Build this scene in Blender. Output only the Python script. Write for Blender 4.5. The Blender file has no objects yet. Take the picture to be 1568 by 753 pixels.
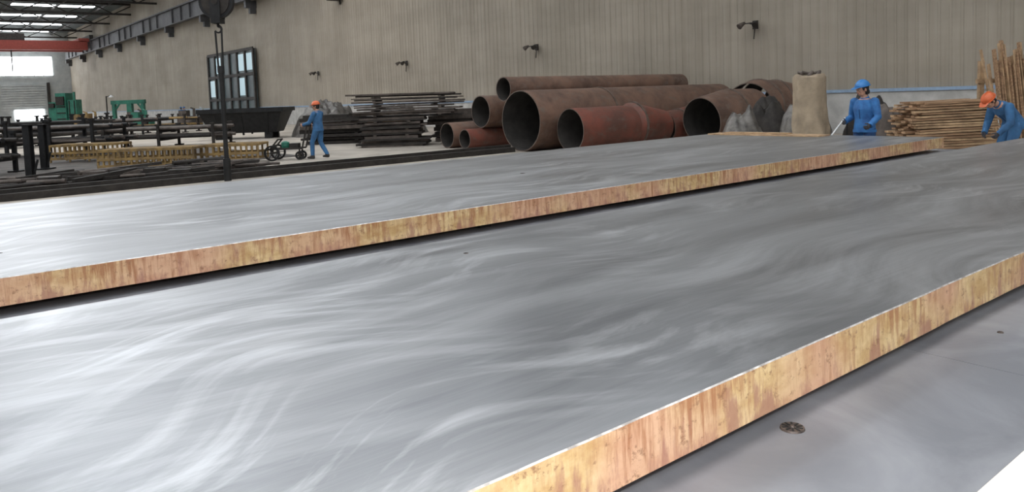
import bpy, math, random
from mathutils import Vector, Matrix, Euler, noise
random.seed(7)
SC = bpy.context.scene
COL = SC.collection
V = Vector
RZ = -0.677          # clutter is stacked on this diagonal

# ------------------------------------------------------------------ materials
def new_mat(name):
    m = bpy.data.materials.new(name); m.use_nodes = True
    nt = m.node_tree; b = nt.nodes["Principled BSDF"]
    return m, nt, b

def ramp(nt, stops):
    r = nt.nodes.new("ShaderNodeValToRGB")
    els = r.color_ramp.elements
    while len(els) < len(stops): els.new(0.5)
    for e, (p, c) in zip(els, stops):
        e.position = p; e.color = (*c, 1)
    return r

def tex(nt, scale=(1,1,1), nscale=3.0, detail=6, rough=0.6, dist=0.0, rot=(0,0,0), warp=None, off=(0,0,0)):
    tc = nt.nodes.new("ShaderNodeTexCoord"); mp = nt.nodes.new("ShaderNodeMapping")
    mp.inputs["Scale"].default_value = scale; mp.inputs["Rotation"].default_value = rot; mp.inputs["Location"].default_value = off
    n = nt.nodes.new("ShaderNodeTexNoise")
    n.inputs["Scale"].default_value = nscale; n.inputs["Detail"].default_value = detail
    n.inputs["Roughness"].default_value = rough; n.inputs["Distortion"].default_value = dist
    src = tc.outputs["Object"]
    if warp:
        wn = nt.nodes.new("ShaderNodeTexNoise"); wn.inputs["Scale"].default_value = warp[0]; wn.inputs["Detail"].default_value = 0.0
        nt.links.new(src, wn.inputs["Vector"])
        sc = nt.nodes.new("ShaderNodeVectorMath"); sc.operation='SCALE'; sc.inputs[3].default_value = warp[1]
        nt.links.new(wn.outputs["Color"], sc.inputs[0])
        ad = nt.nodes.new("ShaderNodeVectorMath"); ad.operation='ADD'
        nt.links.new(src, ad.inputs[0]); nt.links.new(sc.outputs[0], ad.inputs[1]); src = ad.outputs[0]
    nt.links.new(src, mp.inputs["Vector"]); nt.links.new(mp.outputs["Vector"], n.inputs["Vector"])
    return n

def mat(name, c1, c2=None, rough=0.7, metal=0.0, nscale=4.0, scale=(1,1,1), bump=0.0, pos=(0.35,0.65), dist=0.0):
    m, nt, b = new_mat(name)
    if c2 is None: c2 = tuple(x*0.75 for x in c1)
    n = tex(nt, scale, nscale, dist=dist)
    r = ramp(nt, [(pos[0], c2), (pos[1], c1)])
    nt.links.new(n.outputs["Fac"], r.inputs["Fac"]); nt.links.new(r.outputs["Color"], b.inputs["Base Color"])
    b.inputs["Roughness"].default_value = rough; b.inputs["Metallic"].default_value = metal
    if bump:
        bp = nt.nodes.new("ShaderNodeBump"); bp.inputs["Strength"].default_value = bump; bp.inputs["Distance"].default_value = 0.02
        nt.links.new(n.outputs["Fac"], bp.inputs["Height"]); nt.links.new(bp.outputs["Normal"], b.inputs["Normal"])
    return m

def emis(name, c, s):
    m, nt, b = new_mat(name)
    b.inputs["Base Color"].default_value = (*c,1); b.inputs["Emission Color"].default_value = (*c,1)
    b.inputs["Emission Strength"].default_value = s
    return m

def mixc(nt, a, b_, fac, mode='MIX'):
    mx = nt.nodes.new("ShaderNodeMix"); mx.data_type='RGBA'; mx.blend_type = mode
    for sock, val in ((6,a),(7,b_)):
        if isinstance(val, bpy.types.NodeSocket): nt.links.new(val, mx.inputs[sock])
        else: mx.inputs[sock].default_value = (*val,1)
    if isinstance(fac, bpy.types.NodeSocket): nt.links.new(fac, mx.inputs[0])
    else: mx.inputs[0].default_value = fac
    return mx.outputs[2]

def steel_top():
    m, nt, b = new_mat("ground_steel_surface")
    n1 = tex(nt, (0.22,1.9,1), 1.3, 6, 0.55, 0.3, (0,0,0.06))
    n2 = tex(nt, (0.5,4.4,1), 1.3, 6, 0.60, 0.0, (0,0,-0.1), warp=(0.6,1.0))
    n6 = tex(nt, (1.3,6.5,1), 1.3, 5, 0.58, 0.0, (0,0,0.4), warp=(0.85,1.25))
    n3 = tex(nt, (0.8,30,1), 2.0, 5, 0.7, 0.2, (0,0,0.03))
    n4 = tex(nt, (0.5,0.5,1), 0.8, 2, 0.5)
    n7 = tex(nt, (0.6,0.9,1), 1.0, 2, 0.5, off=(4,7,0))
    r1 = ramp(nt, [(0.32,(0.265,0.275,0.29)), (0.5,(0.35,0.36,0.375)), (0.7,(0.45,0.46,0.475))])
    r2 = ramp(nt, [(0.46,(0,0,0)), (0.62,(0.40,0.40,0.40)), (0.76,(0.6,0.6,0.6))])
    r4 = ramp(nt, [(0.40,(0.25,0.25,0.25)), (0.60,(1,1,1))])
    r6 = ramp(nt, [(0.48,(0,0,0)), (0.66,(0.6,0.6,0.6)), (0.78,(0.7,0.7,0.7))])
    r7 = ramp(nt, [(0.44,(0.05,0.05,0.05)), (0.62,(1,1,1))])
    for n,r in ((n1,r1),(n2,r2),(n4,r4),(n6,r6),(n7,r7)): nt.links.new(n.outputs["Fac"], r.inputs["Fac"])
    fac = mixc(nt, r2.outputs["Color"], r4.outputs["Color"], 1.0, 'MULTIPLY')
    fac2 = mixc(nt, r6.outputs["Color"], r7.outputs["Color"], 1.0, 'MULTIPLY')
    c = mixc(nt, r1.outputs["Color"], (0.70,0.715,0.74), fac)
    c = mixc(nt, c, (0.74,0.755,0.78), fac2)
    r3 = ramp(nt, [(0.3,(0.90,0.90,0.90)), (0.7,(1.06,1.06,1.06))])
    nt.links.new(n3.outputs["Fac"], r3.inputs["Fac"])
    c = mixc(nt, c, r3.outputs["Color"], 1.0, 'MULTIPLY')
    nt.links.new(c, b.inputs["Base Color"])
    b.inputs["Metallic"].default_value = 0.88
    rr = nt.nodes.new("ShaderNodeMapRange"); rr.inputs[1].default_value=0.3; rr.inputs[2].default_value=0.75
    rr.inputs[3].default_value=0.31; rr.inputs[4].default_value=0.39
    nt.links.new(n1.outputs["Fac"], rr.inputs[0]); nt.links.new(rr.outputs[0], b.inputs["Roughness"])
    return m

def flame_cut():
    m, nt, b = new_mat("flame_cut_copper_edge")
    tc = nt.nodes.new("ShaderNodeTexCoord"); sx = nt.nodes.new("ShaderNodeSeparateXYZ")
    nt.links.new(tc.outputs["Object"], sx.inputs[0])
    def plusz(n, k):
        ma = nt.nodes.new("ShaderNodeMath"); ma.operation='MULTIPLY_ADD'; ma.inputs[1].default_value = k
        nt.links.new(sx.outputs[2], ma.inputs[0]); nt.links.new(n.outputs["Fac"], ma.inputs[2]); return ma.outputs[0]
    base = tex(nt, (4,4,7), 2.0, 6, 0.6)
    hue  = tex(nt, (1.1,1.1,1.0), 1.3, 3, 0.5)
    drip = tex(nt, (19,19,1.8), 1.5, 5, 0.72)
    drip2= tex(nt, (10,10,2.5), 1.5, 5, 0.7, off=(3,2,1))
    spot = tex(nt, (12,12,16), 2.0, 5, 0.75)
    clus = tex(nt, (1.9,1.9,1.0), 1.4, 3, 0.6, off=(9,1,4))
    r0 = ramp(nt, [(0.35,(0.54,0.35,0.155)), (0.65,(0.77,0.60,0.33))])
    nt.links.new(base.outputs["Fac"], r0.inputs["Fac"])
    rh = ramp(nt, [(0.44,(0,0,0)), (0.58,(0.65,0.65,0.65))]); nt.links.new(hue.outputs["Fac"], rh.inputs["Fac"])
    c = mixc(nt, r0.outputs["Color"], (0.62,0.34,0.25), rh.outputs["Color"])
    rd = ramp(nt, [(0.47,(0,0,0)), (0.60,(0.85,0.85,0.85))]); nt.links.new(plusz(drip, 0.7), rd.inputs["Fac"])
    rc = ramp(nt, [(0.40,(0.35,0.35,0.35)), (0.58,(1,1,1))]); nt.links.new(clus.outputs["Fac"], rc.inputs["Fac"])
    c = mixc(nt, c, (0.36,0.155,0.07), mixc(nt, rd.outputs["Color"], rc.outputs["Color"], 1.0, 'MULTIPLY'))
    rp = ramp(nt, [(0.53,(0,0,0)), (0.66,(0.75,0.75,0.75))]); nt.links.new(plusz(drip2, -1.2), rp.inputs["Fac"])
    c = mixc(nt, c, (0.36,0.17,0.125), rp.outputs["Color"])
    rs = ramp(nt, [(0.57,(0,0,0)), (0.66,(0.7,0.7,0.7))]); nt.links.new(spot.outputs["Fac"], rs.inputs["Fac"])
    c = mixc(nt, c, (0.24,0.115,0.06), rs.outputs["Color"])
    nt.links.new(c, b.inputs["Base Color"])
    b.inputs["Roughness"].default_value = 0.5; b.inputs["Metallic"].default_value = 0.2
    bp = nt.nodes.new("ShaderNodeBump"); bp.inputs["Strength"].default_value = 0.5; bp.inputs["Distance"].default_value=0.005
    nt.links.new(spot.outputs["Fac"], bp.inputs["Height"]); nt.links.new(bp.outputs["Normal"], b.inputs["Normal"])
    return m

def grimy_wall():
    m, nt, b = new_mat("beige_wall_sheet")
    n1 = tex(nt, (1,1,1), 0.28, 4, 0.55); n2 = tex(nt, (1,2.2,0.12), 1.2, 5, 0.65); n3 = tex(nt, (1,0.25,1.2), 0.5, 5, 0.6)
    r1 = ramp(nt, [(0.35,(0.30,0.262,0.21)), (0.65,(0.36,0.318,0.26))]); nt.links.new(n1.outputs["Fac"], r1.inputs["Fac"])
    r2 = ramp(nt, [(0.35,(0.88,0.87,0.86)), (0.62,(1.03,1.03,1.03))]); nt.links.new(n2.outputs["Fac"], r2.inputs["Fac"])
    r3 = ramp(nt, [(0.35,(0.88,0.88,0.88)), (0.6,(1.03,1.03,1.03))]); nt.links.new(n3.outputs["Fac"], r3.inputs["Fac"])
    c = mixc(nt, r1.outputs["Color"], r2.outputs["Color"], 1.0, 'MULTIPLY'); c = mixc(nt, c, r3.outputs["Color"], 1.0, 'MULTIPLY')
    nt.links.new(c, b.inputs["Base Color"]); b.inputs["Roughness"].default_value = 0.75
    return m

def worn_pipe(name, ca, cb, cc):
    m, nt, b = new_mat(name)
    n1 = tex(nt, (1,1,1), 1.3, 7, 0.65, 0.4); n2 = tex(nt, (1.2,1.2,2.5), 2.6, 7, 0.7, 0.3, off=(5,3,1))
    r1 = ramp(nt, [(0.36,cb), (0.62,ca)]); r2 = ramp(nt, [(0.52,(0,0,0)), (0.66,(0.75,0.75,0.75))])
    nt.links.new(n1.outputs["Fac"], r1.inputs["Fac"]); nt.links.new(n2.outputs["Fac"], r2.inputs["Fac"])
    nt.links.new(mixc(nt, r1.outputs["Color"], cc, r2.outputs["Color"]), b.inputs["Base Color"])
    b.inputs["Roughness"].default_value = 0.58; b.inputs["Metallic"].default_value = 0.15
    return m

M_TOP = steel_top(); M_CUT = flame_cut()
M_BURR = mat("bright_burr", (0.75,0.74,0.72), (0.35,0.32,0.3), 0.4, 0.5, 30)
M_TABLE = mat("cast_iron_table", (0.30,0.31,0.335), (0.20,0.207,0.23), 0.45, 0.4, 1.6, bump=0.05, dist=1.2)
M_FLOOR = mat("dusty_concrete", (0.47,0.42,0.36), (0.28,0.25,0.215), 0.85, 0, 0.5, dist=0.6)
M_DKFLOOR = mat("dark_brown_floor", (0.085,0.07,0.06), (0.03,0.026,0.023), 0.8, 0, 1.5)  # mottled dark brown tone for part of the floor
M_WALL = grimy_wall()
M_WALLLOW = mat("painted_masonry", (0.50,0.49,0.47), (0.36,0.35,0.33), 0.85, 0, 2)
M_BLUELINE = mat("blue_trim_paint", (0.28,0.38,0.52), None, 0.6)
M_DARK = mat("dark_steel", (0.045,0.038,0.033), (0.02,0.017,0.015), 0.7, 0.3, 5)
M_BLACK = mat("black_steel", (0.015,0.015,0.016), (0.006,0.006,0.006), 0.6, 0.2, 5)
M_GREYST = mat("grey_mill_steel", (0.14,0.115,0.10), (0.05,0.04,0.034), 0.65, 0.35, 3)
M_ROOF = mat("roof_sheet", (0.11,0.13,0.13), (0.06,0.075,0.075), 0.8, 0, 1)
M_GIRDER = mat("crane_girder_paint", (0.10,0.10,0.105), (0.06,0.06,0.063), 0.7, 0.1, 1)
M_RED = mat("crane_red", (0.28,0.05,0.035), None, 0.6)
M_PIPE = worn_pipe("rusty_pipe", (0.205,0.12,0.085), (0.10,0.06,0.045), (0.16,0.125,0.105))
M_PIPER = worn_pipe("red_primer_pipe", (0.20,0.062,0.042), (0.10,0.046,0.034), (0.13,0.09,0.072))
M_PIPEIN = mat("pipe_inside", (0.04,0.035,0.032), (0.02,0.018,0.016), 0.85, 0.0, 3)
M_RIM = mat("pipe_rim", (0.20,0.15,0.125), (0.11,0.08,0.065), 0.5, 0.4, 6)
M_WOOD = mat("rough_timber", (0.42,0.26,0.145), (0.19,0.11,0.06), 0.8, 0, 5, scale=(0.6,5,5))
M_WOOD2 = mat("weathered_timber", (0.52,0.35,0.20), (0.25,0.16,0.09), 0.8, 0, 5)
M_TARP = mat("beige_tarpaulin", (0.38,0.30,0.21), (0.24,0.19,0.135), 0.75, 0, 3)
M_GTARP = mat("grey_plastic_sheet", (0.18,0.165,0.15), (0.055,0.05,0.045), 0.4, 0, 4, bump=0.6)
M_YEL = mat("yellow_paint", (0.34,0.22,0.075), (0.15,0.10,0.05), 0.7, 0, 4)
M_GREEN = mat("green_paint", (0.03,0.20,0.13), (0.02,0.11,0.08), 0.55, 0, 2)
M_SHUT = mat("shutter_grey", (0.42,0.44,0.43), (0.32,0.34,0.34), 0.6, 0, 1)
M_DOOR = mat("teal_door_paint", (0.07,0.10,0.105), (0.035,0.05,0.055), 0.5, 0, 1)
M_CREAM = mat("flash_bleached_cream", (0.88,0.82,0.70), (0.76,0.68,0.56), 0.6, 0, 5)  # near-white cream stands in for flash overexposure
M_SKY = emis("skylight_sheet", (0.92,0.96,1.0), 8.5)
M_WIN = emis("daylit_window", (0.94,0.97,1.0), 12.0)
M_GLASS = emis("dim_window", (0.45,0.6,0.66), 0.30)
M_SKIN = mat("skin", (0.50,0.28,0.19), (0.44,0.23,0.155), 0.55, 0, 12)
M_GLOVE = mat("work_glove", (0.06,0.06,0.07), None, 0.8, 0, 20)
M_HAIR = mat("black_hair", (0.012,0.010,0.010), None, 0.5, 0, 30)
M_EYE = mat("eye_white", (0.7,0.68,0.65), None, 0.3)
M_LIP = mat("lips", (0.33,0.10,0.08), None, 0.5)
M_JACK = mat("blue_workwear", (0.035,0.18,0.45), (0.02,0.09,0.26), 0.75, 0, 6, bump=0.5)
M_JACK2 = mat("faded_blue_workwear", (0.045,0.155,0.33), (0.028,0.09,0.20), 0.8, 0, 6, bump=0.5)
M_NAVY = mat("navy_cloth", (0.02,0.07,0.20), None, 0.8, 0, 8)
M_BOOT = mat("boot_leather", (0.03,0.025,0.022), None, 0.6)
M_HBLUE = mat("blue_helmet", (0.03,0.20,0.52), None, 0.35)
M_HORG = mat("orange_helmet", (0.70,0.14,0.04), (0.5,0.1,0.03), 0.4)
M_WHITE = mat("white_plastic", (0.8,0.8,0.8), None, 0.5)
M_DRAIN = mat("drain_metal", (0.16,0.13,0.11), (0.05,0.04,0.04), 0.5, 0.6, 30)

# ------------------------------------------------------------------ mesh builder
class B:
    def __init__(s): s.v=[]; s.f=[]; s.m=[]
    def add(s, vs, fs, mi=0):
        o=len(s.v); s.v+= [V(p) for p in vs]
        for f in fs: s.f.append([i+o for i in f]); s.m.append(mi)
    def box(s, c, size, mi=0, rot=None):
        hx,hy,hz=[k/2 for k in size]; c=V(c)
        pts=[V((x,y,z)) for z in (-hz,hz) for x,y in ((-hx,-hy),(hx,-hy),(hx,hy),(-hx,hy))]
        if rot is not None:
            R=Euler(rot).to_matrix(); pts=[R@p for p in pts]
        s.add([c+p for p in pts], [(0,3,2,1),(4,5,6,7),(0,1,5,4),(1,2,6,5),(2,3,7,6),(3,0,4,7)], mi)
    def bar(s, p0, p1, w, h=None, mi=0):
        h = w if h is None else h
        p0=V(p0); p1=V(p1); t=(p1-p0).normalized()
        up=V((0,0,1)) if abs(t.z)<0.95 else V((1,0,0))
        a=t.cross(up).normalized()*w/2; b=a.cross(t).normalized()*h/2
        pts=[p+q for p in (p0,p1) for q in (-a-b,a-b,a+b,-a+b)]
        s.add(pts,[(3,2,1,0),(4,5,6,7),(0,1,5,4),(1,2,6,5),(2,3,7,6),(3,0,4,7)],mi)
    def tube(s, pts, ra, rb=None, side=None, mi=0, n=16, cap=True):
        pts=[V(p) for p in pts]
        if not hasattr(ra,'__len__'): ra=[ra]*len(pts)
        if rb is None: rb=ra
        vs=[]; prev=None
        for i,p in enumerate(pts):
            t=(pts[min(i+1,len(pts)-1)]-pts[max(i-1,0)]).normalized()
            sd = V(side) if side is not None else (prev if prev is not None else (V((0,0,1)) if abs(t.z)<0.9 else V((1,0,0))))
            a=(sd-t*sd.dot(t)).normalized(); prev=a; b=t.cross(a)
            for k in range(n):
                an=2*math.pi*k/n
                vs.append(p+a*math.cos(an)*ra[i]+b*math.sin(an)*rb[i])
        fs=[]
        for i in range(len(pts)-1):
            for k in range(n):
                k2=(k+1)%n
                fs.append((i*n+k,i*n+k2,(i+1)*n+k2,(i+1)*n+k))
        if cap:
            fs.append(tuple(reversed(range(n)))); fs.append(tuple(range((len(pts)-1)*n,len(pts)*n)))
        s.add(vs,fs,mi)
    def ell(s, c, r, mi=0, n=16, m=10, rot=None, zmin=-1.0):
        c=V(c); vs=[]; fs=[]
        R=Euler(rot).to_matrix() if rot is not None else None
        lo=math.asin(max(-1,zmin))
        for j in range(m+1):
            la=lo+(math.pi/2-lo)*j/m
            for k in range(n):
                an=2*math.pi*k/n
                p=V((r[0]*math.cos(la)*math.cos(an), r[1]*math.cos(la)*math.sin(an), r[2]*math.sin(la)))
                if R: p=R@p
                vs.append(c+p)
        for j in range(m):
            for k in range(n):
                k2=(k+1)%n; fs.append((j*n+k,j*n+k2,(j+1)*n+k2,(j+1)*n+k))
        fs.append(tuple(reversed(range(n)))); fs.append(tuple(range(m*n,(m+1)*n)))
        s.add(vs,fs,mi)
    def hollow(s, p0, p1, r0, r1=None, th=0.03, n=40, mo=0, mi_in=1, mr=2, tilt0=0.0, tilt1=0.0):
        r1 = r0 if r1 is None else r1
        p0=V(p0);p1=V(p1);t=(p1-p0).normalized(); a=t.cross(V((0,0,1))).normalized(); b=a.cross(t)
        def ring(p,r,ti): return [p+a*math.cos(2*math.pi*k/n)*r+b*math.sin(2*math.pi*k/n)*r+t*ti*math.cos(2*math.pi*k/n)*r for k in range(n)]
        o=ring(p0,r0,tilt0)+ring(p1,r1,tilt1)+ring(p0,r0-th,tilt0)+ring(p1,r1-th,tilt1)
        f=[];g=[];h=[]
        for k in range(n):
            k2=(k+1)%n
            f.append((k,k2,n+k2,n+k)); g.append((2*n+k2,2*n+k,3*n+k,3*n+k2))
            h.append((k2,k,2*n+k,2*n+k2)); h.append((n+k,n+k2,3*n+k2,3*n+k))
        base=len(s.v); s.v+=o
        for ff,mm in ((f,mo),(g,mi_in),(h,mr)):
            for q in ff: s.f.append([i+base for i in q]); s.m.append(mm)
    def obj(s, name, mats, loc=(0,0,0), rz=0.0, smooth=False, parent=None, center=False, bevel=0):
        me=bpy.data.meshes.new(name)
        if center:
            c=sum(s.v,V((0,0,0)))/len(s.v); s.v=[p-c for p in s.v]; loc=V(loc)+Matrix.Rotation(rz,3,'Z')@c
        me.from_pydata([tuple(p) for p in s.v],[],s.f)
        for m in mats: me.materials.append(m)
        me.polygons.foreach_set("material_index", s.m)
        if smooth:
            me.polygons.foreach_set("use_smooth",[True]*len(me.polygons))
            try: me.set_sharp_from_angle(angle=math.radians(38))
            except Exception: pass
        me.update()
        o=bpy.data.objects.new(name,me); COL.objects.link(o); o.location=loc; o.rotation_euler=(0,0,rz)
        if parent: o.parent=parent
        if bevel:
            bv=o.modifiers.new("bevel",'BEVEL'); bv.width=bevel; bv.segments=2; bv.limit_method='ANGLE'
        return o

def empty(name, loc, rz=0):
    e=bpy.data.objects.new(name,None); COL.objects.link(e); e.location=loc; e.rotation_euler=(0,0,rz); e.empty_display_size=0.2
    return e

# ------------------------------------------------------------------ room
W = 24.5; YEND = 150.0; ZR = 15.0
b=B(); b.box((0,62,-0.1),(50,180,0.2)); b.obj("floor",[M_FLOOR],loc=(0,0,0))
# ribbed sheet wall
b=B(); prof=[]; y=-14.0
while y<YEND:
    prof+= [(W,y),(W,y+0.20),(W-0.022,y+0.225),(W-0.022,y+0.275),(W,y+0.30)]; y+=0.32
prof=[p for p in prof if p[1]<=YEND]
vs=[(x,yy,1.38) for x,yy in prof]+[(x,yy,ZR) for x,yy in prof]; n=len(prof)
b.add(vs,[(i+1,i,n+i,n+i+1) for i in range(n-1)],0)
b.box((W+0.1,68,ZR/2),(0.1,164,ZR),0)
b.box((W+0.02,68,0.67),(0.16,164,1.34),1)
b.box((W-0.01,68,1.39),(0.20,164,0.10),2)
b.obj("wall_back",[M_WALL,M_WALLLOW,M_BLUELINE])
# far end wall
b=B(); b.box((0,YEND+0.2,ZR/2),(50,0.4,ZR),0)
b.obj("wall_left",[M_SHUT])
b=B()
for x0,x1 in ((-20,-9),(-7,4),(5.5,13),(13.8,21.8)):
    b.box(((x0+x1)/2,YEND-0.05,9.3),(x1-x0,0.08,3.1),0)
    for i in range(1,6): b.box((x0+(x1-x0)*i/6,YEND-0.13,9.3),(0.12,0.08,3.1),1)
    b.box(((x0+x1)/2,YEND-0.13,7.7),(x1-x0+.4,0.1,0.2),1)
b.obj("window_1",[M_WIN,M_SHUT])
b=B()
b.box((17.0,YEND-0.16,3.2),(7.5,0.2,6.4),0)
for i in range(16): b.box((17.0,YEND-0.30,0.4*i+0.2),(7.4,0.1,0.30),0)
b.box((18.0,YEND-0.41,1.3),(4.2,0.1,1.7),1)
for xx in (13.1,21.0): b.box((xx,YEND-0.36,3.3),(0.4,0.5,6.6),2)
b.obj("door_2",[M_SHUT,M_WIN,M_DARK])
# ceiling with skylights, trusses
b=B(); b.box((0,62,ZR+0.1),(50,180,0.2),0)
for k in range(-2,13):
    yc=k*12.0+4
    for xc,wd in ((-18,2.8),(-6,2.8),(6,2.8),(17,1.6)):
        b.box((xc,yc,ZR-0.03),(9.0,wd,0.06),1)
    for yy in (k*12.0-2,):
        b.box((2,yy,ZR-0.25),(45,0.25,0.25),2); b.box((2,yy,ZR-1.5),(45,0.22,0.22),2)
        for i in range(18):
            x0=-20+i*2.5
            b.bar((x0,yy,ZR-1.5 if i%2 else ZR-0.25),(x0+2.5,yy,ZR-0.25 if i%2 else ZR-1.5),0.12,mi=2)
for i in range(9): b.box((-18+i*5,62,ZR-0.3),(0.15,176,0.25),2)
b.obj("ceiling",[M_ROOF,M_SKY,M_DARK])
# crane girder on the back wall
b=B(); xg=W-0.75
b.box((xg,70,11.1),(0.05,158,1.5),0); b.box((xg,70,11.9),(0.5,158,0.08),0); b.box((xg,70,10.34),(0.5,158,0.08),0)
b.box((xg,70,12.02),(0.1,158,0.14),0)
for i in range(0,13):
    yy=4.1+12*i
    b.box((W-0.45,yy,10.0),(0.9,0.45,0.6),0); b.box((W-0.3,yy,9.5),(0.5,0.4,0.5),0)
    for q in range(1,4): b.box((xg,yy+3*q,11.1),(0.4,0.04,1.5),0)
b.obj("trim_1",[M_GIRDER])
# far overhead crane bridge
b=B()
b.box((2,128,11.2),(42.6,1.0,1.3),0); b.box((2,132,11.2),(42.6,1.0,1.3),0)
b.box((14,130,12.3),(3,4.2,1.1),1); b.box((23.75,130,12.4),(0.5,6,0.62),1); b.box((22.9,130,12.0),(1.4,5,0.5),0)
b.bar((14,130,11.8),(14,130,7.5),0.15,mi=1)
b.obj("overhead_crane",[M_RED,M_DARK])
# big door on the back wall
b=B(); y0,y1,zt=64.2,76.0,6.4
b.box((W-0.28,(y0+y1)/2,zt/2),(0.16,y1-y0,zt),0)
for i in range(7):
    b.box((W-0.42,y0+(y1-y0)*i/6,zt/2),(0.14,0.28,zt),2)
for z in (0.2,2.2,4.3,zt): b.box((W-0.42,(y0+y1)/2,z),(0.12,y1-y0,0.25),2)
for i,(zc,hh) in enumerate(((5.35,1.7),(3.25,1.8))):
    for k in range(6):
        if (k*3+i)%4==0 or k==1: b.box((W-0.38,y0+(y1-y0)*(k+0.5)/6,zc),(0.05,1.4,hh*0.85),1)
b.obj("door_1",[M_DOOR,M_GLASS,M_DARK])
# wall lamps
for i,(yy,zz) in enumerate(((16.1,3.85),(28.1,3.9),(40.1,3.8),(52.4,3.75))):
    b=B()
    b.box((0,0,0),(0.06,0.2,0.3),0); b.bar((0,0,0),(-0.35,0,0.05),0.05,mi=0); b.bar((-0.33,-0.28,0.05),(-0.33,0.28,0.05),0.04,mi=0)
    for s in (-1,1):
        b.tube([(-0.30,0.24*s,0.08),(-0.44,0.30*s,0.0),(-0.52,0.33*s,-0.06)],[0.05,0.09,0.11],mi=s>0 and 1 or 0,n=12)
    b.bar((-0.03,0,-0.1),(-0.03,0.05,-0.5),0.03,mi=0)
    b.obj("wall_spotlight",[M_DARK,M_GREYST],loc=(W-0.14,yy,zz))
b=B(); b.box((0,0,0),(0.8,0.9,0.15),0); b.bar((0.35,0,0),(0.38,0,-0.35),0.08); b.bar((-0.3,-0.4,0),(-0.5,-0.5,0.25),0.06)
b.obj("wall_bracket",[M_DARK],loc=(W-0.45,48.5,8.6))

# ------------------------------------------------------------------ table and plates
b=B()
xs=[-6,-3,0,3,6,9,12.1]; ys=[-2.6,-0.3,2.0,4.3,6.6,8.9]
for i in range(len(xs)-1):
    for j in range(len(ys)-1):
        b.box(((xs[i]+xs[i+1])/2,(ys[j]+ys[j+1])/2,0.59),(xs[i+1]-xs[i]-0.003,ys[j+1]-ys[j]-0.003,0.10),0)
for i in range(len(xs)):
    xx=min(max(xs[i],-5.8),11.9)
    b.box((xx,3.15,0.44),(0.2,11.3,0.2),1)
    for j in range(len(ys)):
        b.box((xx,min(max(ys[j],-2.4),8.7),0.17),(0.25,0.25,0.34),1)
b.obj("surface_table",[M_TABLE,M_DARK])

def plate(name,x0,x1,y0,y1,z0,z1):
    b=B(); e=0.004
    nx=160
    def off(x,s): return 0.006*noise.noise(V((x*1.3,s*7.0,0)))+0.003*noise.noise(V((x*9,s*3.0,1)))
    vs=[]
    for i in range(nx+1):
        x=x0+(x1-x0)*i/nx
        ya=y0+off(x,1); yb=y1+off(x,2); j=0.0015*noise.noise(V((x*14,0,5)))
        vs+=[(x,ya,z0),(x,ya+0.003,z1-e+j),(x,ya+e+0.003,z1),(x,yb-e,z1),(x,yb,z1-e),(x,yb,z0)]
    mi=[1,2,0,2,1,1]
    o=len(b.v); b.v+=[V(p) for p in vs]
    for i in range(nx):
        for k in range(6):
            k2=(k+1)%6; b.f.append([o+i*6+k,o+(i+1)*6+k,o+(i+1)*6+k2,o+i*6+k2]); b.m.append(mi[k])
    b.f.append([o+5,o+4,o+3,o+2,o+1,o]); b.m.append(1)
    b.f.append([o+nx*6+k for k in range(6)]); b.m.append(1)
    x=x0+0.6
    while x<x1-0.2:
        b.box((x,(y0+y1)/2,(z0+0.64)/2),(0.10,(y1-y0)-0.3,z0-0.64),3); x+=1.7
    c=V(((x0+x1)/2,(y0+y1)/2,(z0+z1)/2)); b.v=[p-c for p in b.v]
    return b.obj(name,[M_TOP,M_CUT,M_BURR,M_BLACK],loc=c)
plate("copper_clad_steel_plate",-5.5,11.9,1.305,3.755,0.684,0.84)
plate("copper_clad_steel_plate",-5.5,11.75,4.70,8.55,0.692,0.84)
def marks(pts):
    for (x,y,z,r) in pts:
        b=B(); b.tube([(0,0,0),(0,0,0.002)],[r,r*0.9],mi=0,n=20); b.tube([(0,0,0.002),(0,0,0.003)],[r*0.45,r*0.4],mi=1,n=16)
        b.obj("lifting_plug",[M_DRAIN,M_BLACK],loc=(x,y,z))
marks([(5.2,6.3,0.84,0.028),(0.45,5.55,0.84,0.018),(2.35,3.35,0.84,0.014)])
# drain rosette in table
b=B(); b.tube([(0,0,0),(0,0,0.006)],[0.037,0.035],mi=0,n=32)
for k in range(10):
    a=2*math.pi*k/10
    b.bar((0.011*math.cos(a),0.011*math.sin(a),0.0065),(0.031*math.cos(a),0.031*math.sin(a),0.0065),0.006,0.003,mi=1)
b.tube([(0,0,0.006),(0,0,0.010)],[0.008,0.006],mi=0,n=12)
b.obj("table_drain",[M_DRAIN,M_BLACK],loc=(2.055,1.25,0.64))
b=B(); b.tube([(0,0,0),(0,0,0.004)],[0.012,0.011],mi=0,n=16); b.tube([(0,0,0.004),(0,0,0.005)],[0.007,0.007],mi=0,n=12)
b.obj("threaded_hole_plug",[M_DRAIN],loc=(3.45,1.16,0.64))
b=B(); b.box((0,0,0),(7.5,0.5,0.154),0); b.obj("flash_bleached_beam",[M_CREAM],loc=(3.0,0.385,0.718),bevel=0.01)  # flash glare on this piece is put into its pale colour
b=B(); b.box((0,0,0),(0.35,2.1,0.02),0); b.box((0.05,0.2,0.02),(0.2,1.2,0.02),0); b.obj("packing_board",[M_WOOD2],loc=(11.45,7.4,0.851))

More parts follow.
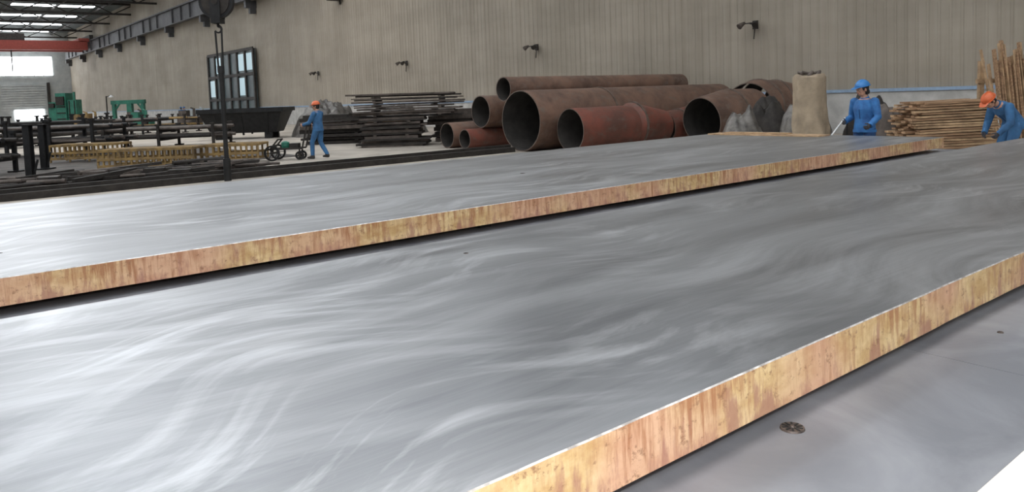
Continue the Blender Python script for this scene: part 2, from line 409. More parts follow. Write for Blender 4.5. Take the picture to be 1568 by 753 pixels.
# ------------------------------------------------------------------ hanging crane hook
E=empty("crane_hook_block",(5.75,17.3,0))
b=B()
b.tube([(0,-0.07,3.95),(0,0.07,3.95)],0.37,mi=0,n=36); b.tube([(0,-0.10,3.95),(0,-0.07,3.95)],0.30,mi=1,n=36); b.tube([(0,0.07,3.95),(0,0.10,3.95)],0.30,mi=1,n=36)
b.box((0,-0.13,3.98),(0.22,0.03,0.80),0); b.box((0,0.13,3.98),(0.22,0.03,0.80),0)
b.tube([(0,-0.16,3.95),(0,0.16,3.95)],0.07,mi=1,n=16)
b.box((0,0,3.54),(0.2,0.3,0.12),0)
for s in (-0.30,0.30): b.tube([(s,0,3.95),(s,0,14.9)],0.018,mi=0,n=8)
o=b.obj("sheave",[M_BLACK,M_DARK],parent=E,smooth=True)
b=B()
pts=[(0,0,3.50),(0,0,3.42)]+[(0.07*math.sin(a),0,3.35+0.07*math.cos(a)) for a in [i*0.4 for i in range(0,12)]]
b.tube(pts,[0.03]*2+[0.034-0.0018*i for i in range(12)],mi=0,n=10)
o=b.obj("hook",[M_BLACK],parent=E,smooth=True)
b=B()
b.tube([(-0.07,0,3.32),(-0.05,0,2.5),(-0.01,0,1.9)],0.022,mi=0,n=8); b.tube([(0.07,0,3.32),(0.05,0,2.5),(0.01,0,1.9)],0.022,mi=0,n=8)
b.tube([(0,0,2.5),(0,0,0.0)],0.05,mi=0,n=10); b.tube([(0,0,2.55),(0,0,2.4)],0.075,mi=0,n=12); b.tube([(0,0,0.5),(0,0,0.0)],0.08,mi=0,n=12)
o=b.obj("sling",[M_BLACK],parent=E,smooth=True)
E.rotation_euler=(0,0,RZ)

# ------------------------------------------------------------------ pipes
PM=[M_PIPE,M_PIPEIN,M_RIM]; PR=[M_PIPER,M_PIPEIN,M_RIM]
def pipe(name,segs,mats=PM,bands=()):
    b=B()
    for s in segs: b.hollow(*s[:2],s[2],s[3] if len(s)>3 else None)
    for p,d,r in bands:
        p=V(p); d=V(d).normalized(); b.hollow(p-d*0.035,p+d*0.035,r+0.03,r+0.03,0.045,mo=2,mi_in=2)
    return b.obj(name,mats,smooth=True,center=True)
pipe("large_steel_pipe",[((14.4,17.45,0.90),(17.6,17.42,0.90),0.90),((17.6,17.42,0.90),(23.8,17.38,0.90),0.90)],bands=[((17.6,17.42,0.90),(1,0,0),0.90)])
pipe("red_steel_duct",[((14.85,15.82,0.62),(17.0,15.62,0.62),0.62),((17.0,15.62,0.62),(17.2,15.60,0.64),0.60,0.68),((17.2,15.60,0.66),(18.4,15.50,0.54),0.64,0.50)],PR,
     bands=[((17.2,15.60,0.66),(1,-0.1,0),0.66)])
pipe("red_steel_duct",[((18.45,15.48,0.50),(19.1,15.45,0.52),0.50),((19.1,15.45,0.52),(19.7,15.45,0.56),0.52,0.56)],PR,bands=[((19.1,15.45,0.52),(1,-0.05,0),0.52)])
pipe("long_steel_pipe",[((14.8,18.72,1.86),(23.2,18.6,1.84),0.38)])
pipe("steel_pipe",[((14.8,19.95,1.17),(20.6,19.8,1.15),0.52)])
pipe("small_steel_pipe",[((14.2,20.05,0.32),(18.6,19.95,0.32),0.32)],PR)
pipe("small_steel_pipe",[((14.2,21.05,0.42),(18.2,20.95,0.42),0.42)])
b=B()
for xx in (16.6,19.5,22.3):
    for k in range(10): b.box((xx+(0.06 if k%2 else 0),18.76,0.074+0.148*k),(0.9,0.14,0.146) if k%2 else (0.14,0.5,0.146),0)
b.obj("timber_cribbing",[M_WOOD])
pipe("tapered_steel_duct",[((18.5,14.08,0.70),(19.7,14.05,0.80),0.70,0.80),((19.7,14.05,0.80),(20.9,14.05,0.80),0.80,0.80)],bands=[((19.7,14.05,0.80),(1,0,0.0),0.80)])
pipe("steel_pipe_elbow",[((21.0,14.15,0.92),(21.6,14.2,0.95),0.86,0.92),((21.6,14.2,0.95),(22.3,14.05,0.93),0.92,0.90),((22.3,14.05,0.93),(22.9,13.7,0.85),0.90,0.82)],bands=[((21.6,14.2,0.95),(1,0,0),0.92),((22.3,14.05,0.93),(1,-.3,0),0.90)])

# ------------------------------------------------------------------ stacks and heaps
def slab_stack(name,loc,rz,layers,mats,dep,seed):
    rnd=random.Random(seed); b=B(); z=0
    for (n,xa,xb,th) in layers:
        for i in range(n):
            t=th*rnd.uniform(0.7,1.3)
            a=xa+rnd.uniform(-0.22,0.22); c=xb+rnd.uniform(-0.25,0.25)
            b.box(((a+c)/2,rnd.uniform(-.1,.1),z+t/2),(c-a,dep*rnd.uniform(0.8,1.05),t),rnd.choice(range(len(mats))),(0,rnd.uniform(-0.008,0.008),rnd.uniform(-0.05,0.05)))
            z+=t
            if rnd.random()<0.35:
                for q in (0.2,0.8): b.box((a+(c-a)*q,0,z+0.02),(0.12,dep*0.95,0.04),0)
                z+=0.04
    return b.obj(name,mats,loc=loc,rz=rz)
slab_stack("steel_slab_stack",(14.6,23.9,0),RZ,[(12,-1.75,0.5,0.075),(12,-2.0,1.75,0.045)],[M_GREYST,M_DARK,M_GREYST],1.5,3)
slab_stack("steel_slab_stack",(13.9,28.4,0),RZ,[(8,-1.2,1.2,0.12)],[M_DARK,M_GREYST],1.3,5)
slab_stack("steel_slab_stack",(17.0,24.4,0),RZ,[(10,-1.0,1.0,0.12)],[M_DARK,M_GREYST],1.2,6)
slab_stack("timber_plank_stack",(16.2,28.6,0),RZ,[(9,-1.0,1.0,0.09)],[M_GREYST,M_WOOD],1.2,8)

def heap(name,loc,rx,ry,h,m,seed,rz=0,sharp=0.25):
    b=B(); n=56; k=20; vs=[(0,0,h)]; fs=[]
    for j in range(1,k+1):
        r=j/k
        for i in range(n):
            a=2*math.pi*i/n; wob=1+0.22*noise.noise(V((math.cos(a)*1.5,math.sin(a)*1.5,seed)))
            x=rx*r*wob*math.cos(a); yv=ry*r*wob*math.sin(a)
            z=h*(1-r**3.0)
            z+= sharp*h*(abs(noise.noise(V((x*2.2,yv*2.2,seed*3))))-0.15)*(1-r*r) + 0.16*h*noise.noise(V((x*6,yv*6,seed)))*(1-r*r)
            rr=1+0.05*noise.noise(V((math.cos(a)*6,math.sin(a)*6,z*5)))
            if j==k: z=0
            vs.append((x*rr,yv*rr,max(z,0)))
    for i in range(n): fs.append((0,1+i,1+(i+1)%n))
    for j in range(k-1):
        for i in range(n):
            i2=(i+1)%n; fs.append((1+j*n+i,1+(j+1)*n+i,1+(j+1)*n+i2,1+j*n+i2))
    b.add(vs,fs,0)
    return b.obj(name,[m],loc=loc,rz=rz,smooth=True)
heap("sheet_covered_heap",(16.7,35.3,0),1.7,1.3,1.55,M_GTARP,2,RZ)
heap("sheet_covered_heap",(19.4,33.0,0),1.5,1.2,1.3,M_GTARP,3,RZ)
heap("plastic_wrapped_bundle",(17.0,11.7,0),0.6,0.6,0.95,M_GTARP,4,RZ,0.8)
heap("plastic_wrapped_bundle",(18.6,11.9,0),0.75,0.6,1.15,M_DARK,5,RZ,0.8)
heap("plastic_wrapped_bundle",(17.6,10.3,0),0.7,0.55,1.15,M_GTARP,9,RZ,0.8)
heap("scrap_bag_pile",(16.6,8.1,0),0.7,0.55,1.25,M_DARK,6,RZ,0.6)
heap("scrap_bag_pile",(15.9,7.45,0),0.38,0.4,1.2,M_GREYST,7,RZ,0.6)

# wrapped roll
b=B(); n=64; rows=40; H=1.86
for j in range(rows+1):
    z=H*j/rows
    for i in range(n):
        a=2*math.pi*i/n
        fold=noise.noise(V((math.cos(a)*2.4,math.sin(a)*2.4,z*0.8+(z-1.0)*math.cos(a)*1.2)))
        r=0.335+0.035*fold+0.014*noise.noise(V((math.cos(a)*7,math.sin(a)*7,z*5)))
        if z<1.25: r+=0.055*(1.25-z)*(1+0.9*math.sin(a*7+z*4+1.5*fold))
        zz=z
        if j==rows: r*=0.90; zz+=0.03*math.sin(a*3)
        b.v.append(V((r*math.cos(a),r*math.sin(a),zz)))
for j in range(rows):
    for i in range(n):
        i2=(i+1)%n; b.f.append([j*n+i,j*n+i2,(j+1)*n+i2,(j+1)*n+i]); b.m.append(0)
b.f.append([rows*n+i for i in range(n)]); b.m.append(0); b.f.append([n-1-i for i in range(n)]); b.m.append(0)
for k in range(7):
    a=k*0.9; b.tube([(0.2*math.cos(a),0.2*math.sin(a),H-0.02),(0.22*math.cos(a+.3),0.22*math.sin(a+.3),H+0.07),(0.1*math.cos(a+.9),0.1*math.sin(a+.9),H+0.04)],[0.05,0.035,0.02],mi=1,n=8)
b.obj("tarpaulin_wrapped_roll",[M_TARP,M_GREYST],loc=(15.5,8.92,0),smooth=True)

# timber stack at right
b=B(); rnd=random.Random(11)
for L in range(26):
    z=0.024+L*0.049; left=-0.86+0.010*L+0.05*math.sin(L*1.3); right=0.82
    for k in range(6):
        a=left+rnd.uniform(-0.09,0.10); c=right+rnd.uniform(-0.12,0.06)
        b.box(((a+c)/2,-0.42+k*0.165,z+rnd.uniform(-.003,.003)),(c-a,0.14,0.042*rnd.uniform(.75,1)),rnd.choice([0,1,0]),(0,rnd.uniform(-0.012,0.012)-0.012,rnd.uniform(-0.02,0.02)))
b.obj("timber_plank_stack",[M_WOOD,M_WOOD2],loc=(15.35,6.2,0),rz=RZ)
# leaning poles
b=B(); rnd=random.Random(12)
for k in range(130):
    x=-0.62+k*0.023+rnd.uniform(-.03,.03); h=rnd.uniform(1.9,2.38); y0=rnd.uniform(-.3,.15); w=rnd.uniform(0.05,0.11)
    b.bar((x,y0,0.0),(x+rnd.uniform(-0.06,0.06)-(0.15 if k%14==0 else 0),y0+0.35,h),w,0.025,mi=rnd.choice([0,1]))
b.bar((-0.7,0.60,0),(-0.65,0.62,2.0),0.09,mi=1); b.bar((2.3,0.60,0),(2.3,0.62,2.0),0.09,mi=1); b.bar((-0.75,0.60,1.6),(2.4,0.60,1.6),0.09,mi=1)
b.obj("leaning_timber_planks",[M_WOOD,M_WOOD2],loc=(17.1,5.2,0),rz=RZ)

# ------------------------------------------------------------------ left clutter
b=B(); b.box((0.7,20.4,0.01),(13.6,5.2,0.02),0); b.box((-0.7,29,0.008),(21.4,12,0.016),0); b.obj("dark_floor_area",[M_DKFLOOR])  # thin dark brown slabs over the floor under the clutter
b=B(); b.box((4.6,17.75,0.07),(19.2,0.5,0.14),0); b.box((4.6,17.75,0.17),(19.2,0.09,0.09),0); b.box((4.6,18.6,0.05),(19.2,0.3,0.10),0)
b.obj("transfer_rail",[M_DARK])
# trough skip
b=B(); L=2.05
z0,z1,w0,w1=0.30,1.30,0.65,0.98
xi0=L-0.45; xi1=L-0.05
vs=[(-xi0,-w0,z0),(xi0,-w0,z0),(xi0,w0,z0),(-xi0,w0,z0),(-xi1,-w1,z1),(xi1,-w1,z1),(xi1,w1,z1),(-xi1,w1,z1)]
b.add(vs,[(0,3,2,1),(0,1,5,4),(1,2,6,5),(2,3,7,6),(3,0,4,7)],0)
for s in (-1,1):
    b.box((0,s*1.02,1.40),(2*L,0.12,0.2),0); b.box((s*L,0,1.40),(0.12,2.1,0.2),0)
    for x in (-1.3,0,1.3): b.bar((x,s*0.95,1.3),(x*0.9,s*0.62,0.2),0.08,mi=0)
    for y in (-0.55,0.55): b.box((s*1.2,y,0.15),(0.35,0.2,0.3),0)
b.obj("steel_skip",[M_BLACK],loc=(13.8,38.1,0),rz=RZ)
def rack(name,loc,w,d,h,n,seed,mats,rz=RZ):
    rnd=random.Random(seed); b=B(); npost=max(2,int(w/1.6)+1)
    for i in range(npost):
        x=-w/2+w*i/(npost-1)
        for s in (-1,1):
            b.box((x,s*d/2,h/2),(0.10,0.10,h),0); b.box((x,s*d/2,0.03),(0.3,0.3,0.06),0); b.box((x,s*d/2,h),(0.18,0.18,0.08),0)
        for z in (h*0.35,h*0.72): b.box((x,0,z),(0.09,d,0.09),0)
    for z in (h*0.35+0.05,h*0.72+0.05):
        for k in range(n):
            y=-d/2+0.1+(d-0.2)*k/max(1,n-1); r=rnd.uniform(0.04,0.075)
            a=rnd.uniform(-0.5,0.1)
            b.tube([(-w/2+a,y,z+r),(w/2+rnd.uniform(-.2,.6),y,z+r)],r,mi=rnd.choice([0,1]),n=10)
    return b.obj(name,mats,loc=loc,rz=rz)
rack("steel_bar_rack",(3.4,35.4,0),8.0,2.4,1.35,12,1,[M_BLACK,M_GREYST])
rack("steel_bar_rack",(9.3,35.2,0),4.6,2.0,0.95,10,2,[M_DARK,M_GREYST])
rack("steel_bar_rack",(0.4,26.4,0),4.2,2.0,1.15,9,3,[M_BLACK,M_DARK])
rack("steel_bar_rack",(13.0,56,0),7.0,2.2,1.2,9,4,[M_DARK,M_YEL])
rack("steel_bar_rack",(9.0,50,0),7.0,2.2,1.3,9,5,[M_BLACK,M_GREYST])
rack("steel_bar_rack",(5.0,44,0),7.0,2.2,1.5,9,6,[M_BLACK,M_DARK])
def yframe(loc,w,name="yellow_lattice_frame"):
    b=B()
    for s in (-1,1):
        for z in (0.12,0.30,0.54): b.box((0,s*0.45,z),(w,0.07,0.07),0)
        n=int(w/0.15)
        for i in range(n+1): b.bar((-w/2+w*i/n,s*0.45,0.0 if i%4==0 else 0.12),(-w/2+w*i/n,s*0.45,0.54),0.045,mi=0)
    for i in range(6): b.box((-w/2+w*i/5,0,0.54),(0.07,0.9,0.06),0)
    for i in range(8): b.box((0,-0.4+0.11*i,0.57),(w*0.98,0.05,0.02),0)
    return b.obj(name,[M_YEL],loc=loc,rz=RZ)
yframe((5.6,22.9,0.02),2.6); yframe((7.75,22.5,0.0),1.6)
yframe((5.1,28.6,0.02),2.2)
b=B(); rnd=random.Random(21)
for k in range(170):
    x=rnd.uniform(-5.5,3.2); y=rnd.uniform(-0.9,0.8); l=rnd.uniform(0.3,1.9); a=rnd.gauss(0,0.35); z=rnd.uniform(0.04,0.20)
    dx,dy=math.cos(a)*l/2,math.sin(a)*l/2
    t=rnd.random()
    if t<0.6: b.bar((x-dx,y-dy,z),(x+dx,y+dy,max(0.04,z+rnd.uniform(-.12,.12))),rnd.uniform(.04,.12),rnd.uniform(.03,.1),mi=rnd.choice([0,0,1]))
    elif t<0.85: b.tube([(x-dx,y-dy,z+.05),(x+dx,y+dy,z+.05)],rnd.uniform(.03,.07),mi=rnd.choice([0,1]),n=10)
    else: b.box((x,y,z/2+.05),(rnd.uniform(.2,.5),rnd.uniform(.2,.4),z+.06),rnd.choice([0,1]),(0,0,a))
b.obj("scrap_steel_pile",[M_DARK,M_GREYST],loc=(3.8,20.0,0.02))
for (x,y,h) in ((2.6,22.3,1.36),(3.4,26.0,1.3),(-1.2,22.6,1.3)):
    b=B(); b.box((0,0,0.02),(0.4,0.4,0.04)); b.box((0,0,h/2),(0.05,0.16,h)); b.box((0,0.08,h/2),(0.16,0.015,h)); b.box((0,-0.08,h/2),(0.16,0.015,h)); b.box((0,0,h),(0.24,0.24,0.03))
    b.bar((0.05,0,0.04),(0.2,0,0.5),0.04)
    b.obj("steel_stanchion",[M_BLACK],loc=(x,y,0.02),rz=RZ)
b=B()
for s in (-1,1):
    b.box((s*1.5,0,1.2),(0.3,0.4,2.4)); b.box((s*1.5,0,0.1),(0.6,1.0,0.2)); b.bar((s*1.4,0,1.6),(s*0.9,0,2.3),0.15)
b.box((0,0,2.4),(3.5,0.4,0.4)); b.box((0.2,-0.1,1.8),(0.5,0.5,0.9))
b.obj("green_portal_frame",[M_GREEN],loc=(19.3,87.2,0),rz=RZ)
b=B()
b.box((0.2,0,1.9),(1.2,1.5,3.8)); b.box((-1.0,0.2,1.4),(0.9,1.2,2.8)); b.box((1.4,0,1.5),(1.0,1.2,3.0)); b.box((0.2,-0.85,2.9),(0.9,0.3,1.0),1); b.box((-1.0,-.5,2.4),(.6,.3,.5),1); b.bar((1.4,0,3.0),(1.4,0,3.9),0.2)
for z in (0.8,1.5,2.2): b.box((0.2,-0.78,z),(1.0,0.08,0.12),1)
for x in (1.1,1.7): b.bar((x,-0.62,0.4),(x,-0.62,2.9),0.1,mi=1)
b.box((0.2,-0.4,0.2),(4.0,2.2,0.4))
b.obj("green_hydraulic_press",[M_GREEN,M_DARK],loc=(15.8,103.3,0),rz=RZ)
for i,(x,y,m) in enumerate(((17,74,M_GREYST),(14.5,80,M_YEL),(20.5,68,M_SHUT),(18,62,M_GREYST),(12,70,M_YEL),(15.5,66,M_GREEN))):
    b=B(); b.box((0,0,0.45),(1.6,0.9,0.9)); b.box((-0.4,0,1.15),(0.6,0.7,0.5)); b.tube([(0.35,0,0.9),(0.35,0,1.5),(0.1,0,1.6)],[0.12,0.1,0.06],n=12); b.box((0.5,-0.5,0.6),(0.3,0.12,0.4),1)
    b.tube([(-0.9,0,0.0),(-0.9,0,1.2)],0.08,n=8)
    b.obj("lathe_machine",[m,M_DARK],loc=(x,y,0),rz=RZ)
b=B()
b.tube([(0,0,0),(0,0,3.2)],0.07,n=10,mi=0); b.bar((0,0,3.1),(0.5,0,3.3),0.06,mi=0); b.tube([(0.5,0,3.3),(0.5,0,3.05)],[0.1,0.28],mi=1,n=14); b.box((0,0,.05),(.6,.6,.1),0)
b.obj("work_lamp_stand",[M_DARK,M_WHITE],loc=(18.8,95,0))
# hand trolley
b=B()
def wheel(c,r):
    c=V(c)
    b.hollow(c-V((0,0.03,0)),c+V((0,0.03,0)),r,r,0.05,n=24,mo=0,mi_in=0,mr=0)
    b.tube([c-V((0,.05,0)),c+V((0,.05,0))],0.04,mi=1,n=10)
    for k in range(6):
        a=k*math.pi/3; b.bar(c,c+V((math.cos(a)*(r-.03),0,math.sin(a)*(r-.03))),0.018,mi=1)
wheel((-0.62,-0.3,0.23),0.23); wheel((-0.62,0.3,0.23),0.23); wheel((0.15,-0.15,0.13),0.13); wheel((0.15,0.15,0.13),0.13)
b.bar((-0.62,-0.3,0.23),(-0.62,0.3,0.23),0.05,mi=1); b.bar((0.15,-0.15,0.13),(0.15,0.15,0.13),0.04,mi=1)
for s in (-0.22,0.22):
    b.bar((-0.80,s,0.34),(0.25,s,0.34),0.05,mi=1); b.bar((0.25,s,0.34),(0.42,s,1.0),0.04,mi=1)
    b.bar((-0.62,s,0.23),(-0.62,s,0.34),0.05,mi=1); b.bar((0.15,s*0.7,0.13),(0.15,s*0.7,0.34),0.04,mi=1); b.bar((-0.7,s,0.34),(-0.45,s,0.62),0.04,mi=1)
b.bar((0.42,-0.25,1.0),(0.42,0.25,1.0),0.035,mi=0); b.bar((-0.45,-0.22,0.62),(-0.45,0.22,0.62),0.04,mi=1)
b.tube([(-0.3,0,0.36),(-0.3,0,0.42),(-0.3,0,0.52),(-0.3,0,0.56)],[0.10,0.12,0.12,0.05],mi=2,n=16)
b.box((-0.02,0,0.42),(0.26,0.3,0.14),1)
b.obj("hand_trolley",[M_BLACK,M_DARK,M_GREEN],loc=(9.27,21.75,0),rz=RZ)

# ------------------------------------------------------------------ people
def remesh(o, vox, smooth_it=4):
    m=o.modifiers.new("r",'REMESH'); m.mode='VOXEL'; m.voxel_size=vox
    s=o.modifiers.new("s",'SMOOTH'); s.iterations=smooth_it; s.factor=0.5
    dg=bpy.context.evaluated_depsgraph_get(); me=bpy.data.meshes.new_from_object(o.evaluated_get(dg))
    o.modifiers.clear(); old=o.data; mats=list(old.materials); o.data=me
    me.materials.clear()
    for mm in mats: me.materials.append(mm)
    me.polygons.foreach_set("use_smooth",[True]*len(me.polygons))
    return o

def segd(p,a,b):
    ab=b-a; t=max(0,min(1,(p-a).dot(ab)/max(ab.length_squared,1e-9))); return (p-(a+ab*t)).length

def person(loc, rz, J, head_yaw, head_pitch, helmet, jacket, trousers, glove, vox=0.013, hair_long=False, hands=((1,0.6),(1,0.6)), name="worker"):
    """J: joints, facing +X, left = +Y"""
    E=empty(name,loc,rz); P={k:V(v) for k,v in J.items()}
    b=B()
    pel,wst,chs,sho,nk,nt_=P['pel'],P['wst'],P['chs'],P['sho'],P['nk'],P['nt']
    dn=(pel-wst).normalized()
    b.tube([pel+dn*0.10,pel+dn*0.02,wst,chs,sho,nk],[0.185,0.185,0.165,0.188,0.165,0.065],[0.140,0.140,0.122,0.135,0.098,0.06],side=(0,1,0),n=28)
    b.tube([nk-(nt_-nk)*0.8,nt_],[0.058,0.052],n=16)
    for s in ('L','R'):
        h,k,a=P['hip'+s],P['kne'+s],P['ank'+s]
        b.tube([h,h.lerp(k,0.45),k,k.lerp(a,0.4),a+V((0,0,0.02))],[0.105,0.092,0.070,0.068,0.058],n=18)
        b.ell(k,(0.07,0.07,0.07))
        fd=V((math.cos(P['ft'+s].x),math.sin(P['ft'+s].x),0))
        b.tube([a-fd*0.06+V((0,0,-0.045)),a+fd*0.02+V((0,0,-0.035)),a+fd*0.10+V((0,0,-0.045)),a+fd*0.17+V((0,0,-0.052))],[0.040,0.046,0.047,0.03],[0.045,0.055,0.04,0.028],side=(-fd.y,fd.x,0),n=16)
        b.ell(a+V((0,0,-0.01)),(0.055,0.055,0.07))
        sh,e,w=P['sh'+s],P['elb'+s],P['wri'+s]
        b.ell(sh,(0.078,0.078,0.075))
        b.tube([sh,sh.lerp(e,0.5),e,e.lerp(w,0.5),w],[0.076,0.070,0.060,0.055,0.045],n=16)
        b.ell(e,(0.060,0.060,0.060))
    o=b.obj("body",[jacket,trousers,M_BOOT,M_SKIN],parent=E); remesh(o,vox,5)
    segs=[(pel+dn*0.08,sho,0),(nk+(nt_-nk)*0.2,nt_,3)]
    for s in ('L','R'):
        segs+=[(P['hip'+s].lerp(P['kne'+s],0.35),P['kne'+s],1),(P['kne'+s],P['ank'+s]+V((0,0,0.06)),1),(P['ank'+s]-V((0,0,0.03)),P['ank'+s]-V((0,0,0.03))+V((0.1,0,0)),2),(P['sh'+s],P['elb'+s],0),(P['elb'+s],P['wri'+s],0)]
    me=o.data
    for pl in me.polygons:
        c=pl.center; best=min(segs,key=lambda q:segd(c,q[0],q[1])); pl.material_index=best[2]
    b=B()
    side=V((0,1,0))
    b.tube([pel+dn*0.105,pel+dn*0.06],[0.200,0.196],[0.152,0.150],side=side,n=32,mi=0)
    fw=(sho-wst).normalized().cross(side)*-1
    if fw.x<0: fw=-fw
    b.tube([nk-(nt_-nk)*0.55,nk+(nt_-nk)*0.25],[0.078,0.070],n=20,mi=0)
    b.bar(wst+fw*0.124,chs+fw*0.134,0.016,0.010,mi=1)
    for s in ('L','R'):
        e,w=P['elb'+s],P['wri'+s]; b.tube([e.lerp(w,0.9),w+(w-e).normalized()*0.01],[0.050,0.049],n=16,mi=0)
    b.obj("jacket_trim",[jacket,M_NAVY],parent=E,smooth=True)
    for idx,s in enumerate(('L','R')):
        e,w=P['elb'+s],P['wri'+s]; d=(w-e).normalized()
        if 'hd'+s in P: d=P['hd'+s].normalized()
        sgn=1 if s=='L' else -1; curl=hands[idx][1]
        nrm=V((0,-sgn,0)); nrm=(nrm-d*nrm.dot(d)).normalized(); lat=d.cross(nrm).normalized()
        if lat.x<0: lat=-lat
        b=B()
        b.tube([w-d*0.01,w+d*0.03,w+d*0.075,w+d*0.09],[0.028,0.038,0.041,0.036],[0.022,0.017,0.015,0.011],side=lat,n=16)
        for q,(off,ln) in enumerate(((0.030,0.070),(0.010,0.078),(-0.010,0.072),(-0.029,0.056))):
            p=w+d*0.080+lat*off; pts=[p-d*0.02,p]
            for g in range(3):
                ang=curl*(g+1); dd=(d*math.cos(ang)+nrm*math.sin(ang)).normalized()
                p=p+dd*ln*(0.45,0.32,0.23)[g]; pts.append(p)
            b.tube(pts,[0.009,0.0095,0.009,0.008,0.0065],n=10)
        p=w+d*0.022+lat*0.026; pts=[p-lat*0.012,p]
        for g,(fa,fb,fc) in enumerate(((0.55,0.75,0.25),(0.8,0.35,0.45),(0.85,0.05,0.55))):
            p=p+(d*fa+lat*fb+nrm*fc).normalized()*(0.032,0.030,0.024)[g]; pts.append(p)
        b.tube(pts,[0.013,0.0125,0.011,0.010,0.008],n=10)
        o=b.obj("hand_"+s.lower(),[glove],parent=E); remesh(o,0.0045,2)
    HE=empty("head",(0,0,0)); HE.parent=E; HE.location=nt_+(nt_-nk).normalized()*0.075+V((0.012,0,0)); HE.rotation_euler=(0,head_pitch,head_yaw)
    b=B()
    b.ell((0,0,0.03),(0.096,0.076,0.095),n=24,m=16); b.ell((0.022,0,-0.04),(0.068,0.058,0.072),n=20,m=14); b.ell((0.045,0,-0.075),(0.035,0.032,0.025))
    b.ell((0.088,0,0.028),(0.014,0.05,0.012)); b.tube([(0.088,0,0.02),(0.103,0,-0.008),(0.106,0,-0.022),(0.088,0,-0.03)],[0.009,0.011,0.014,0.010],n=12)
    for q in (-1,1):
        b.ell((-0.005,q*0.077,-0.005),(0.020,0.009,0.032)); b.ell((0.064,q*0.04,-0.02),(0.022,0.018,0.02))
    b.ell((0.082,0,-0.052),(0.012,0.024,0.010))
    o=b.obj("face",[M_SKIN],parent=HE); remesh(o,0.006,2)
    b=B()
    for q in (-1,1):
        b.ell((0.084,q*0.031,0.008),(0.010,0.015,0.008),mi=0); b.ell((0.0925,q*0.031,0.008),(0.004,0.007,0.007),mi=1); b.ell((0.092,q*0.031,0.032),(0.006,0.019,0.004),mi=1)
    b.ell((0.0925,0,-0.048),(0.005,0.024,0.005),mi=2); b.ell((0.092,0,-0.056),(0.005,0.020,0.005),mi=2)
    b.obj("eyes_and_mouth",[M_EYE,M_HAIR,M_LIP],parent=HE,smooth=True)
    b=B()
    b.ell((-0.022,0,0.035),(0.094,0.084,0.10),n=24,m=14)
    b.ell((-0.045,0,-0.03),(0.062,0.072,0.075 if hair_long else 0.055),n=20,m=12)
    for q in (-1,1): b.ell((0.025,q*0.070,0.035),(0.025,0.013,0.05))
    if hair_long: b.ell((-0.085,0,-0.05),(0.035,0.045,0.05),n=16,m=10)
    o=b.obj("hair",[M_HAIR],parent=HE); remesh(o,0.006,2)
    b=B()
    b.ell((-0.008,0,0.055),(0.128,0.108,0.105),n=32,m=12,zmin=0.0)
    b.tube([(-0.005,0,0.050),(-0.005,0,0.060)],[0.118,0.118],[0.140,0.140],side=(0,1,0),n=32)
    b.tube([(0.09,0,0.056),(0.165,0,0.044),(0.185,0,0.038)],[0.095,0.072,0.045],[0.008,0.005,0.004],side=(0,1,0),n=20)
    b.tube([(-0.12,0,0.105),(-0.07,0,0.148),(0,0,0.163),(0.06,0,0.145),(0.105,0,0.10)],[0.018]*5,[0.012]*5,side=(0,1,0),n=12)
    b.obj("helmet",[helmet],parent=HE,smooth=True)
    return E

STAND=dict(pel=(0,0,0.94),wst=(0,0,1.06),chs=(0.01,0,1.22),sho=(0,0,1.345),nk=(0.0,0,1.405),nt=(0.012,0,1.475),
 hipL=(0,0.09,0.88),hipR=(0,-0.09,0.88),kneL=(0.03,0.11,0.49),kneR=(0.03,-0.11,0.49),ankL=(-0.02,0.12,0.10),ankR=(-0.02,-0.12,0.10),
 ftL=(0.15,0,0),ftR=(-0.15,0,0),shL=(0,0.185,1.34),shR=(0,-0.185,1.34),elbL=(-0.03,0.25,1.07),elbR=(-0.03,-0.25,1.07),wriL=(0.08,0.24,0.86),wriR=(0.08,-0.24,0.86))
def pose(**k):
    d=dict(STAND); d.update(k); return d
Wm=person((12.75,6.35,0),math.pi-0.15,pose(elbL=(0.02,0.26,1.09),wriL=(0.20,0.24,0.96),hdL=(0.9,0.1,-0.35),elbR=(-0.05,-0.28,1.08),wriR=(0.17,-0.26,1.01),hdR=(0.9,0.25,-0.1),
   nt=(0.02,0,1.475)),-0.35,0.18,M_HBLUE,M_JACK,M_NAVY,M_GLOVE,0.011,True,hands=((1,0.75),(1,0.75)),name="woman_worker")
b=B()
b.tube([(0.15,-0.26,1.08),(0.33,-0.225,0.985),(0.66,-0.16,0.80)],0.011,mi=0,n=8); b.tube([(0.66,-0.16,0.80),(0.70,-0.15,0.78)],0.02,mi=1,n=8)
b.tube([(0.15,-0.26,1.08),(0.02,-0.32,1.0),(-0.02,-0.36,0.6),(-0.05,-0.38,0.03),(-0.5,-0.5,0.02)],0.012,mi=1,n=8)
b.obj("spray_wand",[M_WHITE,M_BLACK],parent=Wm,smooth=True)
person((9.78,21.25,0),math.radians(123),pose(kneL=(0.16,0.10,0.50),ankL=(0.16,0.11,0.10),kneR=(0.0,-0.10,0.48),ankR=(-0.20,-0.11,0.12),
   elbL=(0.14,0.24,1.08),wriL=(0.36,0.20,1.02),elbR=(0.10,-0.25,1.07),wriR=(0.30,-0.24,0.98),hdL=(1,0,0),hdR=(1,0,0)),0.3,0.1,M_HORG,M_JACK2,M_JACK2,M_SKIN,0.014)
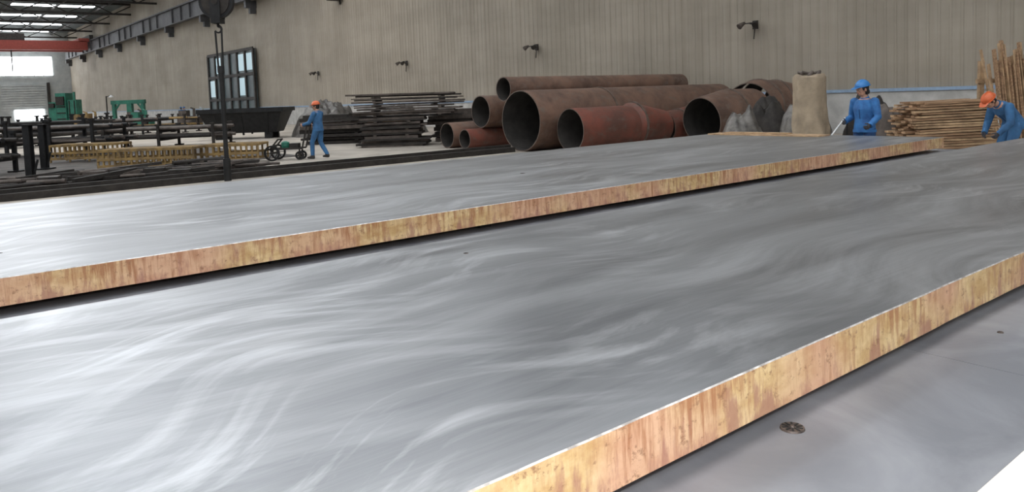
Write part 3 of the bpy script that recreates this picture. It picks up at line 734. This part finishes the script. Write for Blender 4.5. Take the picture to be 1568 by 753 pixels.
person((14.75,4.88,0),math.radians(150),dict(pel=(-0.12,0,0.90),wst=(-0.05,0,1.01),chs=(0.07,0,1.12),sho=(0.15,0,1.19),nk=(0.20,0,1.215),nt=(0.26,0,1.24),
   hipL=(-0.10,0.09,0.86),hipR=(-0.10,-0.09,0.86),kneL=(0.06,0.13,0.49),kneR=(0.02,-0.13,0.49),ankL=(-0.04,0.14,0.10),ankR=(-0.10,-0.14,0.10),ftL=(0.15,0,0),ftR=(-0.15,0,0),
   shL=(0.13,0.18,1.17),shR=(0.13,-0.18,1.17),elbL=(0.16,0.25,0.90),elbR=(0.16,-0.25,0.90),wriL=(0.30,0.16,0.73),wriR=(0.30,-0.16,0.73)),0.1,0.75,M_HORG,M_JACK2,M_JACK2,M_GLOVE,0.013)
person((21.6,77,0),math.radians(100),STAND,0,0,M_HBLUE,M_JACK2,M_JACK2,M_SKIN,0.03)
person((22.3,78.6,0),math.radians(-60),STAND,0,0,M_HBLUE,M_JACK2,M_JACK2,M_SKIN,0.03)

# ------------------------------------------------------------------ light
wd=bpy.data.worlds.new("world"); SC.world=wd; wd.use_nodes=True
bg=wd.node_tree.nodes["Background"]; bg.inputs[0].default_value=(0.90,0.95,1.0,1); bg.inputs[1].default_value=0.25
def area(name,loc,target,sx,sy,power,col=(1,1,1)):
    l=bpy.data.lights.new(name,'AREA'); l.shape='RECTANGLE'; l.size=sx; l.size_y=sy; l.energy=power; l.color=col
    o=bpy.data.objects.new(name,l); COL.objects.link(o); o.location=loc
    o.rotation_euler=(V(target)-V(loc)).to_track_quat('-Z','Y').to_euler(); return o
area("rear_fill",(-6,-9,6),(6,4,0.5),9,6,380,(1.0,0.98,0.95))  # added fill behind the camera to brighten the plates, no doorway built
area("overhead_fill",(8,14,13),(12,14,0),8,8,220,(1.0,0.95,0.88))  # added overhead fill above the plates, no fixture hangs here
area("overhead_fill",(12,45,13),(16,45,0),8,20,850,(1.0,0.95,0.88))  # added overhead fill for the far part of the hall, no fixture
area("camera_flash",(0.25,-0.1,2.1),(6,4,0.7),0.25,0.15,92,(1.0,0.98,0.96))

# ------------------------------------------------------------------ camera
th=math.radians(2.137); ph=math.radians(4.15)
R0=V((0.7793,-0.6267,0)); Yl=V((0.6267,0.7793,0)); Z=V((0,0,1))
F=Yl*math.cos(ph)-Z*math.sin(ph); U0=Yl*math.sin(ph)+Z*math.cos(ph)
Rc=R0*math.cos(th)-U0*math.sin(th); Uc=R0*math.sin(th)+U0*math.cos(th)
cd=bpy.data.cameras.new("camera"); cd.sensor_width=36; cd.lens=1201/1600*36; cd.shift_y=-149/1600; cd.clip_end=400; cd.clip_start=0.05
co=bpy.data.objects.new("camera",cd); COL.objects.link(co)
mw=Matrix((Rc,Uc,-F)).transposed().to_4x4(); mw.translation=V((0,0,1.68)); co.matrix_world=mw
SC.camera=co
SC.view_settings.view_transform='Standard'
SC.view_settings.exposure=0.0
